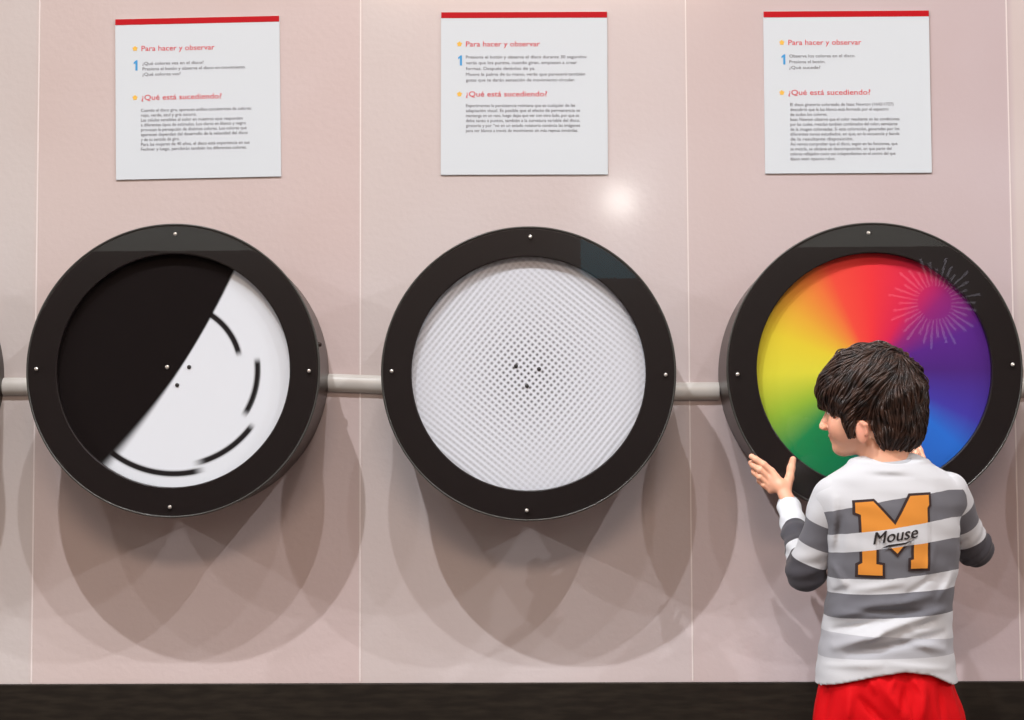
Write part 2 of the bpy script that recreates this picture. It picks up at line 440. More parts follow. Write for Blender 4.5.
def surface(f, lo, hi, h, margin=.012):
    lo = np.asarray(lo, float); hi = np.asarray(hi, float); B = 12
    nb = np.ceil((hi-lo)/(h*B)).astype(int); n = nb*B+1
    V = np.full(n, 1.0, np.float32)
    bi = np.stack(np.meshgrid(*[np.arange(k) for k in nb], indexing='ij'), -1).reshape(-1, 3)
    cen = lo+(bi+.5)*h*B
    d = np.concatenate([f(c) for c in np.array_split(cen, max(1, len(cen)//200000))])
    act = np.abs(d) < h*B*.87*1.25+margin
    for b, v in zip(bi[~act], d[~act]):
        if v < 0: s = b*B; V[s[0]:s[0]+B+1, s[1]:s[1]+B+1, s[2]:s[2]+B+1] = -1
    loc = np.stack(np.meshgrid(*[np.arange(B+1)]*3, indexing='ij'), -1).reshape(-1, 3)
    ab = bi[act]
    for c in range(0, len(ab), 100):
        ch = ab[c:c+100]; idx = (ch[:, None, :]*B+loc[None]).reshape(-1, 3)
        V[idx[:, 0], idx[:, 1], idx[:, 2]] = f(lo+idx*h)
    ins = V < 0
    nz = (ins[:-1, :-1, :-1].astype(np.int8)+ins[1:, :-1, :-1]+ins[:-1, 1:, :-1]+ins[1:, 1:, :-1]+ins[:-1, :-1, 1:]+ins[1:, :-1, 1:]+ins[:-1, 1:, 1:]+ins[1:, 1:, 1:])
    cells = np.argwhere((nz > 0) & (nz < 8)); ids = np.full(nz.shape, -1, np.int32); ids[tuple(cells.T)] = np.arange(len(cells))
    acc = np.zeros((len(cells), 3)); cnt = np.zeros(len(cells))
    cor = np.array([(i, j, k) for i in (0, 1) for j in (0, 1) for k in (0, 1)])
    for a in range(8):
        for b in range(a+1, 8):
            if np.abs(cor[a]-cor[b]).sum() != 1: continue
            pa = cells+cor[a]; pb = cells+cor[b]; va = V[tuple(pa.T)]; vb = V[tuple(pb.T)]
            m = (va < 0) != (vb < 0); t = np.where(m, va/(va-vb+1e-12), 0)
            acc += np.where(m[:, None], pa+t[:, None]*(pb-pa), 0); cnt += m
    P = lo+acc/cnt[:, None]*h
    quads = []
    for ax in range(3):
        sl0 = [slice(None)]*3; sl1 = [slice(None)]*3; sl0[ax] = slice(0, -1); sl1[ax] = slice(1, None)
        ch = np.argwhere(ins[tuple(sl0)] != ins[tuple(sl1)])
        o1, o2 = [(1, 2), (2, 0), (0, 1)][ax]
        ch = ch[(ch[:, o1] > 0) & (ch[:, o2] > 0) & (ch[:, o1] < ids.shape[o1]) & (ch[:, o2] < ids.shape[o2])]
        e1 = np.zeros(3, int); e1[o1] = 1; e2 = np.zeros(3, int); e2[o2] = 1
        q = np.stack([ids[tuple((ch-e1-e2).T)], ids[tuple((ch-e2).T)], ids[tuple(ch.T)], ids[tuple((ch-e1).T)]], 1)
        fl = ~ins[tuple(ch.T)]
        q[fl] = q[fl][:, ::-1]; quads.append(q)
    Q = np.vstack(quads); Q = Q[(Q >= 0).all(1)]
    return P, Q
def to_mesh(name, P, Q, relax=0):
    me = bpy.data.meshes.new(name); me.vertices.add(len(P)); me.vertices.foreach_set('co', P.astype(np.float32).ravel())
    me.loops.add(len(Q)*4); me.loops.foreach_set('vertex_index', Q.astype(np.int32).ravel())
    me.polygons.add(len(Q)); me.polygons.foreach_set('loop_start', np.arange(0, len(Q)*4, 4, dtype=np.int32))
    me.update(calc_edges=True); me.validate()
    if relax:
        bm = bmesh.new(); bm.from_mesh(me)
        for _ in range(relax): bmesh.ops.smooth_vert(bm, verts=bm.verts, factor=.5, use_axis_x=True, use_axis_y=True, use_axis_z=True)
        bm.to_mesh(me); bm.free()
    return me

# ------------------------------------------------------------------ the boy
YT = -.46
def zpx(py, Y): return at(890, py, Y).z
def row(py, l, r, ry, yo=0): return (zpx(py, YT), at(l, py, YT).x, at(r, py, YT).x, ry, yo)
floorc = at(888, 600, YT)
boy = thing('person', 'young boy in grey and white striped sweater and red shorts, seen from behind', 'person', (floorc.x, YT, 0))

# head frame: turned towards the side and slightly down
th = math.radians(63)
Fd = np.array([-math.sin(th), math.cos(th), -.10]); Fd /= np.linalg.norm(Fd)
Ud = np.array([.03, .02, 1.0]); Ud -= Fd*(Ud@Fd); Ud /= np.linalg.norm(Ud)
Ld = np.cross(Ud, Fd); FR = np.stack([Fd, Ld, Ud])
H = A(874, 400, -.44)
def hp(f, l, u): return H+Fd*f+Ld*l+Ud*u

shL, elL, wrL = A(834, 497, -.46), A(806, 572, -.42), A(789, 507, -.245)
shR, elR, wrR = A(946, 493, -.46), A(974, 548, -.40), A(930, 497, -.25)
body_items = [
    (ell(hp(-.004, 0, .018), (.080, .069, .075), FR), .01),
    (ell(hp(.030, 0, -.028), (.060, .058, .060), FR), .02),
    (ell(hp(.040, 0, -.062), (.044, .043, .036), FR), .018),
    (ell(hp(.070, 0, -.083), (.017, .020, .015), FR), .016),
    (ell(hp(.062, 0, .018), (.028, .052, .040), FR), .012),
    (ell(hp(.055, .030, -.045), (.028, .024, .026), FR), .014),
    (ell(hp(.055, -.030, -.045), (.028, .024, .026), FR), .014),
    (rcone(hp(.086, 0, -.008), hp(.103, 0, -.038), .0055, .0075), .008),
    (ell(hp(.098, .008, -.042), (.007, .006, .005), FR), .005),
    (ell(hp(.098, -.008, -.042), (.007, .006, .005), FR), .005),
    (ell(hp(.086, 0, -.058), (.008, .018, .0045), FR), .004),
    (ell(hp(.083, 0, -.066), (.008, .015, .005), FR), .004),
    (rcone(A(884, 436, -.45), A(887, 480, -.462), .042, .046), .015),
]
for s in (1, -1):
    body_items += [(ell(hp(.010, s*.069, -.062), (.013, .006, .022), FR), .005), (rcone(hp(.008, s*.074, -.045), hp(.000, s*.078, -.050), .0045, .0045), .004), (rcone(hp(.000, s*.078, -.050), hp(.001, s*.076, -.068), .0042, .0038), .003)]
torso = [row(476, 846, 934, .050), row(492, 836, 946, .062), row(530, 836, 946, .07), row(590, 840, 940, .072), row(640, 838, 938, .074), row(700, 836, 940, .076), (.40, at(840, 700, YT).x, at(936, 700, YT).x, .07, 0)]
body_items += [(loft(torso, YT), .03)]
for s, e, w in ((shL, elL, wrL), (shR, elR, wrR)):
    body_items += [(rcone(s, e, .032, .024), .02), (rcone(e, w, .024, .0155), .012)]
hipx = floorc.x
for s in (-1, 1):
    hip = np.array([hipx+s*.048, YT, .43]); kn = np.array([hipx+s*.066, YT-.005, .285]); an = np.array([hipx+s*.07, YT-.02, .065])
    cf = kn*.62+an*.38+np.array([0, -.012, 0])
    body_items += [(rcone(hip, kn, .060, .042), .03), (rcone(kn, cf, .038, .038), .015), (rcone(cf, an, .037, .025), .015), (rcone(an, an+np.array([s*.01, .09, -.035]), .025, .02), .012)]
# hands
def hand(w, palm, knuck, fingers, thumb, palm_r):
    it = [(rcone(w, palm, .0155, palm_r), .01)]
    for k in knuck: it.append((rcone(palm, k, palm_r*.92, .0078), .006))
    for i, ch in enumerate(fingers):
        r = (.0074, .0074, .0070, .0062)[i]
        for a, b, r0, r1 in zip(ch[:-1], ch[1:], (r, r*.95, r*.88), (r*.95, r*.88, r*.78)):
            it.append((rcone(a, b, r0, r1), .0022))
    r = (.0115, .0085, .0078, .0066)
    for i in range(len(thumb)-1): it.append((rcone(thumb[i], thumb[i+1], r[i], r[i+1]), .005))
    return it
wl = A(789, 503, -.243); pl = A(781, 486, -.228)
kl = [A(771.5, 471.5, -.2215), A(768.5, 477.5, -.2185), A(768.5, 484, -.2165), A(771, 490, -.216)]
fl = [[kl[0], A(763.5, 464.5, -.2215), A(756, 459.5, -.217), A(751.5, 456.5, -.2125)],
      [kl[1], A(760, 470, -.2215), A(753, 465, -.207), A(751, 463, -.196)],
      [kl[2], A(760, 477, -.219), A(754.5, 472.5, -.202), A(753.5, 471, -.190)],
      [kl[3], A(764, 485, -.216), A(759.5, 481, -.200), A(758.5, 479.5, -.190)]]
tl = [A(786, 489, -.229), A(789.5, 478, -.2225), A(791, 468.5, -.2165), A(793, 459.5, -.2145)]
handL = hand(wl, pl, kl, fl, tl, .0125)
wr_ = A(929, 492, -.247); pr = A(921, 478, -.226)
kr = [A(909, 466, -.217), A(914, 464.5, -.217), A(919, 465, -.217), A(923.5, 467, -.217)]
fr_ = [[kr[0], A(903.5, 455, -.222), A(900, 448, -.217), A(898, 444, -.2125)], [kr[1], A(910, 453, -.222), A(907.5, 444.5, -.217), A(906, 440, -.2125)],
       [kr[2], A(916.5, 454, -.222), A(914.5, 446.5, -.217), A(913, 441.5, -.2125)], [kr[3], A(922.8, 458, -.222), A(920.5, 450.5, -.217), A(918.6, 445.5, -.2125)]]
tr_ = [A(914, 484, -.227), A(903, 477, -.222), A(896, 470, -.2165), A(890, 464, -.2145)]
handR = hand(wr_, pr, kr, fr_, tr_, .0125)
bodyf = union(body_items)
lo = (min(elL[0], kl[0][0])-.06, YT-.14, .03); hi = (elR[0]+.06, -.19, H[2]+.13)
P1, Q1 = surface(bodyf, lo, hi, .0036)
def hand_surf(items, pts):
    p = np.array(pts); return surface(union(items), p.min(0)-.022, p.max(0)+.022, .0013, .003)
allL = [wl, pl, *kl, *tl, *[q for c in fl for q in c]]; allR = [wr_, pr, *kr, *tr_, *[q for c in fr_ for q in c]]
PL, QL = hand_surf(handL, allL); PR, QR = hand_surf(handR, allR)
P = np.vstack([P1, PL, PR]); Q = np.vstack([Q1, QL+len(P1), QR+len(P1)+len(PL)])
M_skin = mat('skin', rgb(232, 176, 148), .5, sss=.15)
def skin_colour(P):
    base = lc(230, 172, 142); C = np.tile(base, (len(P), 1))
    q = (P-H)@FR.T
    def blob(c, r, col, w):
        d = np.linalg.norm((q-np.array(c))/np.array(r), axis=1); k = (w*np.exp(-d*d))[:, None]; C[:] = C*(1-k)+lc(*col)*k
    for s in (1, -1):
        blob((.065, s*.034, -.045), (.03, .02, .02), (226, 140, 120), .5)
        blob((.09, s*.022, .010), (.03, .016, .004), (70, 44, 34), .8)       # eyebrows
        blob((.008, s*.075, -.06), (.02, .01, .03), (232, 150, 130), .5)
    blob((.09, 0, -.062), (.02, .018, .007), (196, 98, 92), .8)
    return C
me = to_mesh('body', P, Q)
ca = me.color_attributes.new('tone', 'FLOAT_COLOR', 'POINT'); ca.data.foreach_set('color', np.hstack([skin_colour(P), np.ones((len(P), 1))]).ravel())
na = N(M_skin, 'ShaderNodeAttribute'); na.attribute_name = 'tone'; L(M_skin, na.outputs['Color'], bsdf(M_skin).inputs['Base Color'])
body = link_mesh('body', me, M_skin, boy)
# eyes
M_eye = attr_mat('eye', 'iris', .2)
for s in (1, -1):
    c = hp(.0745, s*.027, -.012)
    bm = bmesh.new(); bmesh.ops.create_uvsphere(bm, u_segments=24, v_segments=16, radius=.0115); bmesh.ops.translate(bm, vec=c, verts=bm.verts)
    em = mesh_of(bm); ea = em.color_attributes.new('iris', 'FLOAT_COLOR', 'POINT')
    for i, v in enumerate(em.vertices):
        k = (np.array(v.co)-c)@Fd/.0115
        ea.data[i].color = rgb(28, 18, 12) if k > .9 else (rgb(70, 40, 22) if k > .78 else rgb(232, 228, 224))
    link_mesh('eye', em, M_eye, boy)

# hair ---------------------------------------------------------------
def ulim(f, l):
    a = np.interp(f, [-.12, -.05, -.020, -.008, -.002, .020, .024, .038, .046, .080, .11], [-.096, -.104, -.100, -.080, -.040, -.038, -.072, -.070, -.044, -.022, -.008])
    b = np.interp(f, [-.12, -.05, -.01, .05, .075, .11], [-.096, -.104, -.100, -.03, -.012, -.004])
    w = np.clip((np.abs(l)-.03)/.02, 0, 1)
    return np.where(np.abs(l) > .05, a, a*w+b*(1-w))
hair_base = union([(ell(hp(.001, 0, .022), (.093, .081, .080), FR), .01),
                   (ell(hp(-.040, 0, -.010), (.047, .070, .055), FR), .02),
                   (ell(hp(-.028, 0, -.062), (.036, .060, .046), FR), .015),
                   (ell(hp(-.042, 0, -.050), (.040, .052, .044), FR), .015),
                   (ell(hp(.045, 0, .022), (.052, .070, .050), FR), .015),
                   (rcone(hp(.032, .068, -.005), hp(.031, .069, -.068), .011, .005), .01),
                   (rcone(hp(.032, -.068, -.005), hp(.031, -.069, -.068), .011, .005), .01)])
def hairf(P):
    q = (P-H)@FR.T
    d = hair_base(P)
    a = np.arctan2(q[:, 1], q[:, 0])
    d = d+.0012*np.sin(a*13+q[:, 2]*90)+.001*np.sin(a*29-q[:, 2]*140)
    return np.maximum(d, (ulim(q[:, 0], q[:, 1])-q[:, 2])*.8)
M_hair = mat('dark_brown_hair', rgb(44, 29, 22), .46, spec=.5)
no = N(M_hair, 'ShaderNodeTexNoise'); no.inputs['Scale'].default_value = 60; tc = N(M_hair, 'ShaderNodeTexCoord'); L(M_hair, tc.outputs['Object'], no.inputs['Vector'])
crp = N(M_hair, 'ShaderNodeValToRGB'); crp.color_ramp.elements[0].color = rgb(22, 12, 9); crp.color_ramp.elements[1].color = rgb(68, 42, 28); crp.color_ramp.elements[0].position = .35; crp.color_ramp.elements[1].position = .75
L(M_hair, no.outputs['Fac'], crp.inputs[0]); L(M_hair, crp.outputs[0], bsdf(M_hair).inputs['Base Color'])
PH, QH = surface(hairf, H-.16, H+.16, .0026)
# locks laid over the cap
def grad(f, p, e=.001):
    g = np.zeros_like(p)
    for i in range(3):
        dv = np.zeros(3); dv[i] = e; g[:, i] = f(p+dv)-f(p-dv)
    return g/(np.linalg.norm(g, axis=1, keepdims=True)+1e-9)
def locks(n, length, r0, lift, seed):
    rg = np.random.default_rng(seed)
    d = rg.normal(size=(n*3, 3)); d /= np.linalg.norm(d, axis=1, keepdims=True)
    q = d*np.array([.1, .085, .09])+np.array([-.01, 0, .015])
    q = q[q[:, 2] > ulim(q[:, 0], q[:, 1])+.012][:n]; p = H+q@FR
    for _ in range(4): p = p-grad(hair_base, p)*hair_base(p)[:, None]
    whorl = hp(-.062, .012, .070)
    seg = 12; paths = [p.copy()]; alive = np.ones(len(p), bool)
    L_ = length*(.6+.6*rg.random(len(p))); bias = rg.normal(0, .22, (len(p), 1)); lf = lift*(.3+rg.random(len(p)))
    ph = rg.random(len(p))*6.28
    for k in range(seg):
        nrm = grad(hair_base, p)
        out = p-whorl; out -= nrm*(out*nrm).sum(1, keepdims=True); rr = np.linalg.norm(out, axis=1, keepdims=True); out /= rr+1e-6
        sw = np.cross(nrm, out)
        fwd = np.tile(Fd*.55, (len(p), 1)); down = np.tile(-Ud, (len(p), 1))
        qq = (p-H)@FR.T
        back = np.clip((-qq[:, 0:1]-.0)/.06, 0, 1)
        v = out*(.75)+sw*(.55*np.exp(-rr/.05)+bias*.35+.45*np.sin(qq[:, 2:3]*48+qq[:, 0:1]*38+2)*np.cos(qq[:, 1:2]*40))+fwd*(1-back)*.5+down*np.clip((.05-qq[:, 2:3])/.08, 0, 1)*.7
        v -= nrm*(v*nrm).sum(1, keepdims=True); v /= np.linalg.norm(v, axis=1, keepdims=True)+1e-6
        pn = p+v*(L_/seg)[:, None]
        t = (k+1)/seg
        want = lf*math.sin(min(1, t*1.15)*PI)+.0004+np.maximum(0, .0035*np.sin(qq[:, 0]*75+qq[:, 2]*40+3*np.sin(qq[:, 2]*30)))*math.sin(t*PI)
        dd = hair_base(pn); pn = pn-grad(hair_base, pn)*(dd-want)[:, None]
        q2 = (pn-H)@FR.T
        alive &= q2[:, 2] > ulim(q2[:, 0], q2[:, 1])-.002
        p = np.where(alive[:, None], pn, p); paths.append(p.copy())
    return np.stack(paths, 1), r0*(.6+.8*rg.random(len(p)))
VS, FS = [], []; off = 0
def tubes(paths, rads, sides=5):
    global off
    n, k, _ = paths.shape
    tan = np.gradient(paths, axis=1); ln = np.linalg.norm(tan, axis=2, keepdims=True); tan = np.where(ln > 1e-6, tan/(ln+1e-9), np.array([0, 0, -1.0]))
    nr = grad(hair_base, paths.reshape(-1, 3)).reshape(n, k, 3); sd = np.cross(tan, nr); sd /= np.linalg.norm(sd, axis=2, keepdims=True)+1e-9
    t = np.linspace(0, 1, k); prof = np.clip(np.sin(np.clip(t*.92+.08, 0, 1)*PI)**.6, .05, 1)
    prof[-1] = .03; prof[0] = .2
    for a in range(sides): pass
    ang = np.arange(sides)*2*PI/sides
    ring = (sd[:, :, None, :]*np.cos(ang)[None, None, :, None]*1.5+nr[:, :, None, :]*np.sin(ang)[None, None, :, None]*.8)
    V = paths[:, :, None, :]+ring*(rads[:, None, None, None]*prof[None, :, None, None])
    VS.append(V.reshape(-1, 3))
    base = (np.arange(n)[:, None, None]*k+np.arange(k-1)[None, :, None])*sides
    a = base+np.arange(sides)[None, None, :]; b = base+(np.arange(sides)+1)[None, None, :] % sides if False else base+((np.arange(sides)+1) % sides)[None, None, :]
    FS.append(np.stack([a, b, b+sides, a+sides], -1).reshape(-1, 4)+off); off += V.reshape(-1, 3).shape[0]
for n, ln, r0, lf, sd in ((4200, .06, .0008, .0028, 1), (1100, .07, .0012, .0055, 2), (160, .065, .0018, .007, 3)):
    pa, ra = locks(n, ln, r0, lf, sd); tubes(pa, ra)
VH = np.vstack([PH, *VS]); QHH = np.vstack([QH, np.vstack(FS)+len(PH)])
hair = link_mesh('hair', to_mesh('hair', VH, QHH), M_hair, boy)

# shirt --------------------------------------------------------------
srows = [row(464, 856, 922, .048), row(470, 846, 932, .056), row(478, 836, 944, .064), row(490, 830, 952, .074), row(505, 825, 957, .082), row(530, 825, 958, .088), row(560, 828, 957, .09),
         row(590, 829, 952, .088), row(615, 824, 950, .09), row(640, 821, 950, .093), row(665, 818, 953, .097), row(695, 814, 958, .1)]
tors = union([(loft(srows, YT, 2.4), .02), (rcone(A(868, 478, -.46), A(834, 500, -.46), .042, .040), .025), (rcone(A(908, 476, -.46), A(946, 496, -.46), .042, .039), .025)])
def segs(lst, Y):
    out = []
    for x0, y0, x1, y1, w, h in lst:
        a = at(x0, y0, Y); b = at(x1, y1, Y); out.append((np.array([a.x, a.z]), np.array([b.x, b.z]), w, h))
    return out
def fold(P, S, gate):
    s = np.zeros(len(P)); q = P[:, [0, 2]]
    for a, b, w, h in S:
        ab = b-a; t = np.clip((q-a)@ab/(ab@ab), 0, 1); d = np.linalg.norm(q-a-t[:, None]*ab, axis=1)
        s += 1.35*h*np.exp(-(d/w)**2)*(.35+.65*np.sin(np.clip(t*.9+.05, 0, 1)*PI))
    return s*gate
shirt_folds = segs([
    (838, 648, 905, 622, .009, .009), (905, 622, 945, 610, .008, .006), (835, 618, 880, 604, .009, .008), (880, 606, 930, 596, .008, .006),
    (850, 655, 945, 634, .007, -.006), (838, 632, 880, 620, .006, -.006), (848, 610, 920, 612, .006, -.005), (905, 640, 945, 650, .008, .006), (868, 640, 880, 634, .004, .005),
    (828, 605, 850, 590, .007, -.006), (940, 600, 955, 575, .008, .005), (900, 600, 935, 575, .006, -.003),
    (838, 500, 836, 545, .008, .004), (845, 520, 842, 560, .006, -.004), (832, 560, 850, 590, .007, .005), (880, 471, 905, 472, .006, .003), (872, 476, 915, 477, .005, -.002),
    (935, 545, 925, 580, .007, .003), (860, 590, 900, 583, .007, .003), (915, 628, 935, 622, .005, -.004), (870, 628, 902, 615, .005, -.003),
    (826, 668, 880, 664, .006, .002), (890, 664, 950, 670, .006, .002)], -.545)
def zh(x):          # hem height, arching up over the seat
    xs = [at(p, 680, -.55).x for p in (812, 830, 870, 905, 932, 958)]
    zs = [at(890, q, -.55).z for q in (697, 689, 678, 672, 676, 688)]
    return np.interp(x, xs, zs)
def shirtf(P):
    g = np.clip((YT-.01-P[:, 1])/.04, 0, 1)
    d = tors(P)-fold(P, shirt_folds, g)
    d = d+.0012*np.sin(P[:, 0]*70+P[:, 2]*95)*np.sin(P[:, 2]*60-P[:, 0]*30)
    return np.maximum(d, zh(P[:, 0])-P[:, 2])
PS, QS = surface(shirtf, (at(800, 600, YT).x-.02, YT-.15, .44), (at(970, 600, YT).x+.03, YT+.15, .93), .0032)
keep = None
BND = [(513, 500, 490), (537, 529, 518), (555, 547, 538), (580, 579, 571), (595, 593, 588), (619, 618, 613), (633, 636, 640), (659, 657, 655)]
xk = [at(p, 560, -.54).x for p in (828, 890, 955)]
def stripe(P):
    bz = [np.interp(P[:, 0], xk, [at(890, q, -.54).z for q in b]) for b in BND]
    bz = [bz[0]+.12]+bz+[bz[-1]-.12]
    s = np.zeros(len(P))
    for i in range(len(bz)-1):
        hi_, lo_ = bz[i], bz[i+1]; t = (hi_-P[:, 2])/(hi_-lo_)
        s = np.where((t >= 0) & (t < 1), i+t, s)
    return np.where(P[:, 2] < bz[-1], len(bz)-1, s)/9.0          # 0..1
def put_float(me, name, vals):
    a = me.attributes.new(name, 'FLOAT', 'POINT'); a.data.foreach_set('value', np.asarray(vals, np.float32))
WHITE, GREY, LGREY, SHADE_GREY = rgb(214, 219, 225), rgb(112, 114, 122), rgb(184, 188, 196), rgb(76, 76, 83)  # the darkest grey is the stripe grey with sleeve shading painted in
def stripe_mat(name, stops, attr='stripe'):
    m = mat(name, WHITE, .85, sheen=.15, spec=.2)
    a = N(m, 'ShaderNodeAttribute'); a.attribute_name = attr
    cr = N(m, 'ShaderNodeValToRGB'); cr.color_ramp.interpolation = 'CONSTANT'; el = cr.color_ramp.elements
    el[0].position = 0; el[0].color = stops[0][1]; el[1].position = stops[1][0]; el[1].color = stops[1][1]
    for p, c in stops[2:]: e = el.new(p); e.color = c
    L(m, a.outputs['Fac'], cr.inputs[0]); L(m, cr.outputs[0], bsdf(m).inputs['Base Color'])
    add_bump(m, 500, .25, .0006, 2)
    return m
M_shirt = stripe_mat('striped_jersey', [(0, WHITE), (1/9, GREY), (2/9, WHITE), (3/9, GREY), (4/9, WHITE), (5/9, GREY), (6/9, WHITE), (7/9, LGREY), (8/9, WHITE)])
me = to_mesh('shirt', PS, QS); put_float(me, 'stripe', stripe(PS))
shirt = link_mesh('sweater', me, M_shirt, boy)
M_ribw = mat('white_rib', rgb(186, 191, 198), .85, spec=.2)
# collar
cc = A(888, 466.5, -.458); bm = bmesh.new(); n, k = 64, 10; rings = []
for i in range(n):
    a = 2*PI*i/n; cx = .050*math.cos(a)*1.0; cy = .047*math.sin(a)
    dz = .010 - .0095*max(0, -math.sin(a))**1.2 + .004*math.cos(a)
    rr = []
    for j in range(k):
        b = 2*PI*j/k; rad = .0045*math.cos(b); hh = .0095*math.sin(b)
        rr.append(bm.verts.new((cc[0]+(1+rad/.05)*cx - math.cos(a)*hh*.25, cc[1]+(1+rad/.05)*cy - math.sin(a)*hh*.25, cc[2]+dz+hh)))
    rings.append(rr)
for i in range(n):
    for j in range(k): bm.faces.new((rings[i][j], rings[(i+1) % n][j], rings[(i+1) % n][(j+1) % k], rings[i][(j+1) % k]))
bmesh.ops.recalc_face_normals(bm, faces=bm.faces)
link_mesh('collar', mesh_of(bm), M_ribw, shirt)

# sleeves
def sleeve(s, e, w, radii, stops, seed, cuffdir):
    up = rcone(s, e, radii[0], radii[1]); fo = rcone(e, w, radii[2], radii[3])
    ua, fa = e-s, w-e; lu, lf = np.linalg.norm(ua), np.linalg.norm(fa)
    sh = rcone(s, s+ua*.2, radii[0], radii[0])
    bz = union([(up, .01), (sh, .02), (fo, .010), (ell(e, (radii[1]*1.05,)*3), .01)])
    def f(P):
        d = bz(P)
        tu = (P-s)@ua/lu**2; tf = (P-e)@fa/lf**2
        near = np.clip(1-np.abs(tu-.95)*2.2, 0, 1)
        wr = .0022*np.sin(tu*34+seed+6*(P[:, 0]-s[0])/.05)*near+.0022*np.sin(tf*26+seed*2+P[:, 2]*30)*np.clip(1-np.abs(tf-.55)*1.6, 0, 1)
        return np.maximum(d-wr, (P-w)@(fa/lf)-.004)
    p = np.array([s, e, w]); PP, QQ = surface(f, p.min(0)-.06, p.max(0)+.06, .003, .006)
    tu = (PP-s)@ua/lu**2; tf = (PP-e)@fa/lf**2
    du = up(PP); df = fo(PP); isf = df < du
    t = np.where(isf, 1+np.clip(tf, 0, 1), np.clip(tu, 0, 1))/2
    # smooth hand-over at the elbow
    me = to_mesh('sleeve', PP, QQ); put_float(me, 'stripe', np.clip(t, .001, .999))
    so = link_mesh('sleeve', me, stripe_mat('sleeve_jersey', stops), shirt)
    # ribbed cuff
    dirv = (w-e)/lf; ax = np.cross(dirv, [0, 1, 0]); ax /= np.linalg.norm(ax); ay = np.cross(dirv, ax)
    bm = bmesh.new(); rows = []; m = 40
    for tt, r in ((-.014, .0235), (-.009, .0235), (-.002, .0222), (.008, .0215), (.014, .0210), (.0165, .0195), (.0155, .017), (.005, .0165)):
        c = w+dirv*tt; rows.append([bm.verts.new(c+(ax*math.cos(2*PI*i/m)+ay*math.sin(2*PI*i/m)*.92)*(r*(1+.015*math.cos(20*PI*i/m)))) for i in range(m)])
    for a, b in zip(rows[:-1], rows[1:]):
        for i in range(m): bm.faces.new((a[i], a[(i+1) % m], b[(i+1) % m], b[i]))
    bmesh.ops.recalc_face_normals(bm, faces=bm.faces)
    link_mesh('cuff', mesh_of(bm), M_ribw, so)
sleeve(shL+np.array([0.002, 0, 0]), elL, wrL, (.0365, .034, .031, .0235), [(0, WHITE), (.165, GREY), (.315, WHITE), (.425, SHADE_GREY), (.60, WHITE), (.66, SHADE_GREY), (.83, WHITE)], 1.0, 1)
sleeve(shR, elR, wrR, (.036, .032, .030, .0235), [(0, WHITE), (.12, GREY), (.27, WHITE), (.40, SHADE_GREY), (.58, WHITE), (.66, SHADE_GREY), (.83, WHITE)], 2.3, -1)

# M emblem on the back ------------------------------------------------
tree = BVHTree.FromPolygons([tuple(p) for p in PS], [tuple(int(i) for i in q) for q in QS])
def project(V2, lift):
    out = []
    for x, z in V2:
        h = tree.ray_cast(Vector((x, -1.2, z)), Vector((0, 1, 0)))
        out.append((x, (h[0].y if h[0] else -.54)-lift, z))
    return out
def gridcut(bm, step):
    xs = [v.co.x for v in bm.verts]; zs = [v.co.z for v in bm.verts]
    for ax, a, b in ((0, min(xs), max(xs)), (2, min(zs), max(zs))):
        v = a+step
        while v < b:
            co = [0, 0, 0]; co[ax] = v; no = [0, 0, 0]; no[ax] = 1
            bmesh.ops.bisect_plane(bm, geom=bm.verts[:]+bm.edges[:]+bm.faces[:], plane_co=co, plane_no=no); v += step
def decal(name, polys, m, lift, offset=0, step=.004, parent=None):
    """flat outline (x,z) filled, cut fine and laid on the cloth"""
    cu = bpy.data.curves.new('c', 'CURVE'); cu.dimensions = '2D'; cu.fill_mode = 'BOTH'; cu.offset = offset
    for pts in polys:
        s = cu.splines.new('POLY'); s.points.add(len(pts)-1); s.use_cyclic_u = True
        for i, (x, z) in enumerate(pts): s.points[i].co = (x, z, 0, 1)
    o = bpy.data.objects.new('c', cu); COL.objects.link(o); bpy.context.view_layer.update()
    me = bpy.data.meshes.new_from_object(o.evaluated_get(bpy.context.evaluated_depsgraph_get()))
    V = [(v.co.x, 0, v.co.y) for v in me.vertices]; Fc = [tuple(p.vertices) for p in me.polygons]
    bpy.data.objects.remove(o); bpy.data.curves.remove(cu)
    return lay(name, V, Fc, m, lift, step, parent)
def lay(name, V, Fc, m, lift, step, parent):
    me = bpy.data.meshes.new(name); me.from_pydata(V, [], Fc); bm = bmesh.new(); bm.from_mesh(me); gridcut(bm, step)
    pr_ = project([(v.co.x, v.co.z) for v in bm.verts], lift)
    for v, c in zip(bm.verts, pr_): v.co = c
    bmesh.ops.recalc_face_normals(bm, faces=bm.faces)
    for f_ in bm.faces:
        if f_.normal.y > 0: f_.normal_flip()
    bm.to_mesh(me); bm.free()
    co = np.array([v.co[:] for v in me.vertices]); put_float(me, 'stripe', stripe(co))
    return link_mesh(name, me, m, parent)
Mpx = [(857, 503), (874, 501.5), (895, 525), (911, 496), (930, 495), (930, 505), (928, 508), (927, 559), (926.5, 568), (910, 568.5), (910, 560), (913, 559), (913.5, 533),
       (896.5, 553.5), (876, 534), (876, 564), (882, 565), (882, 575.5), (859, 575), (859, 565.5), (863, 563), (862, 515), (857, 513)]
Mxy = [(at(x, y, -.545).x, at(x, y, -.545).z) for x, y in Mpx]
def band(name, col):
    return stripe_mat(name, [(0, col), (2/9, WHITE), (3/9, col)])
decal('letter_outline', [Mxy], band('outline_brown', rgb(62, 50, 50)), .0018, .0046, parent=shirt)
decal('letter_m', [Mxy], band('letter_orange', rgb(228, 150, 62)), .0032, 0, parent=shirt)
V, Fc = text_mesh('Mouse', .35, 0); nV = len(V); V = np.vstack([V, V+np.array([.035, .01, 0])]); Fc = Fc+[tuple(i+nV for i in f) for f in Fc]
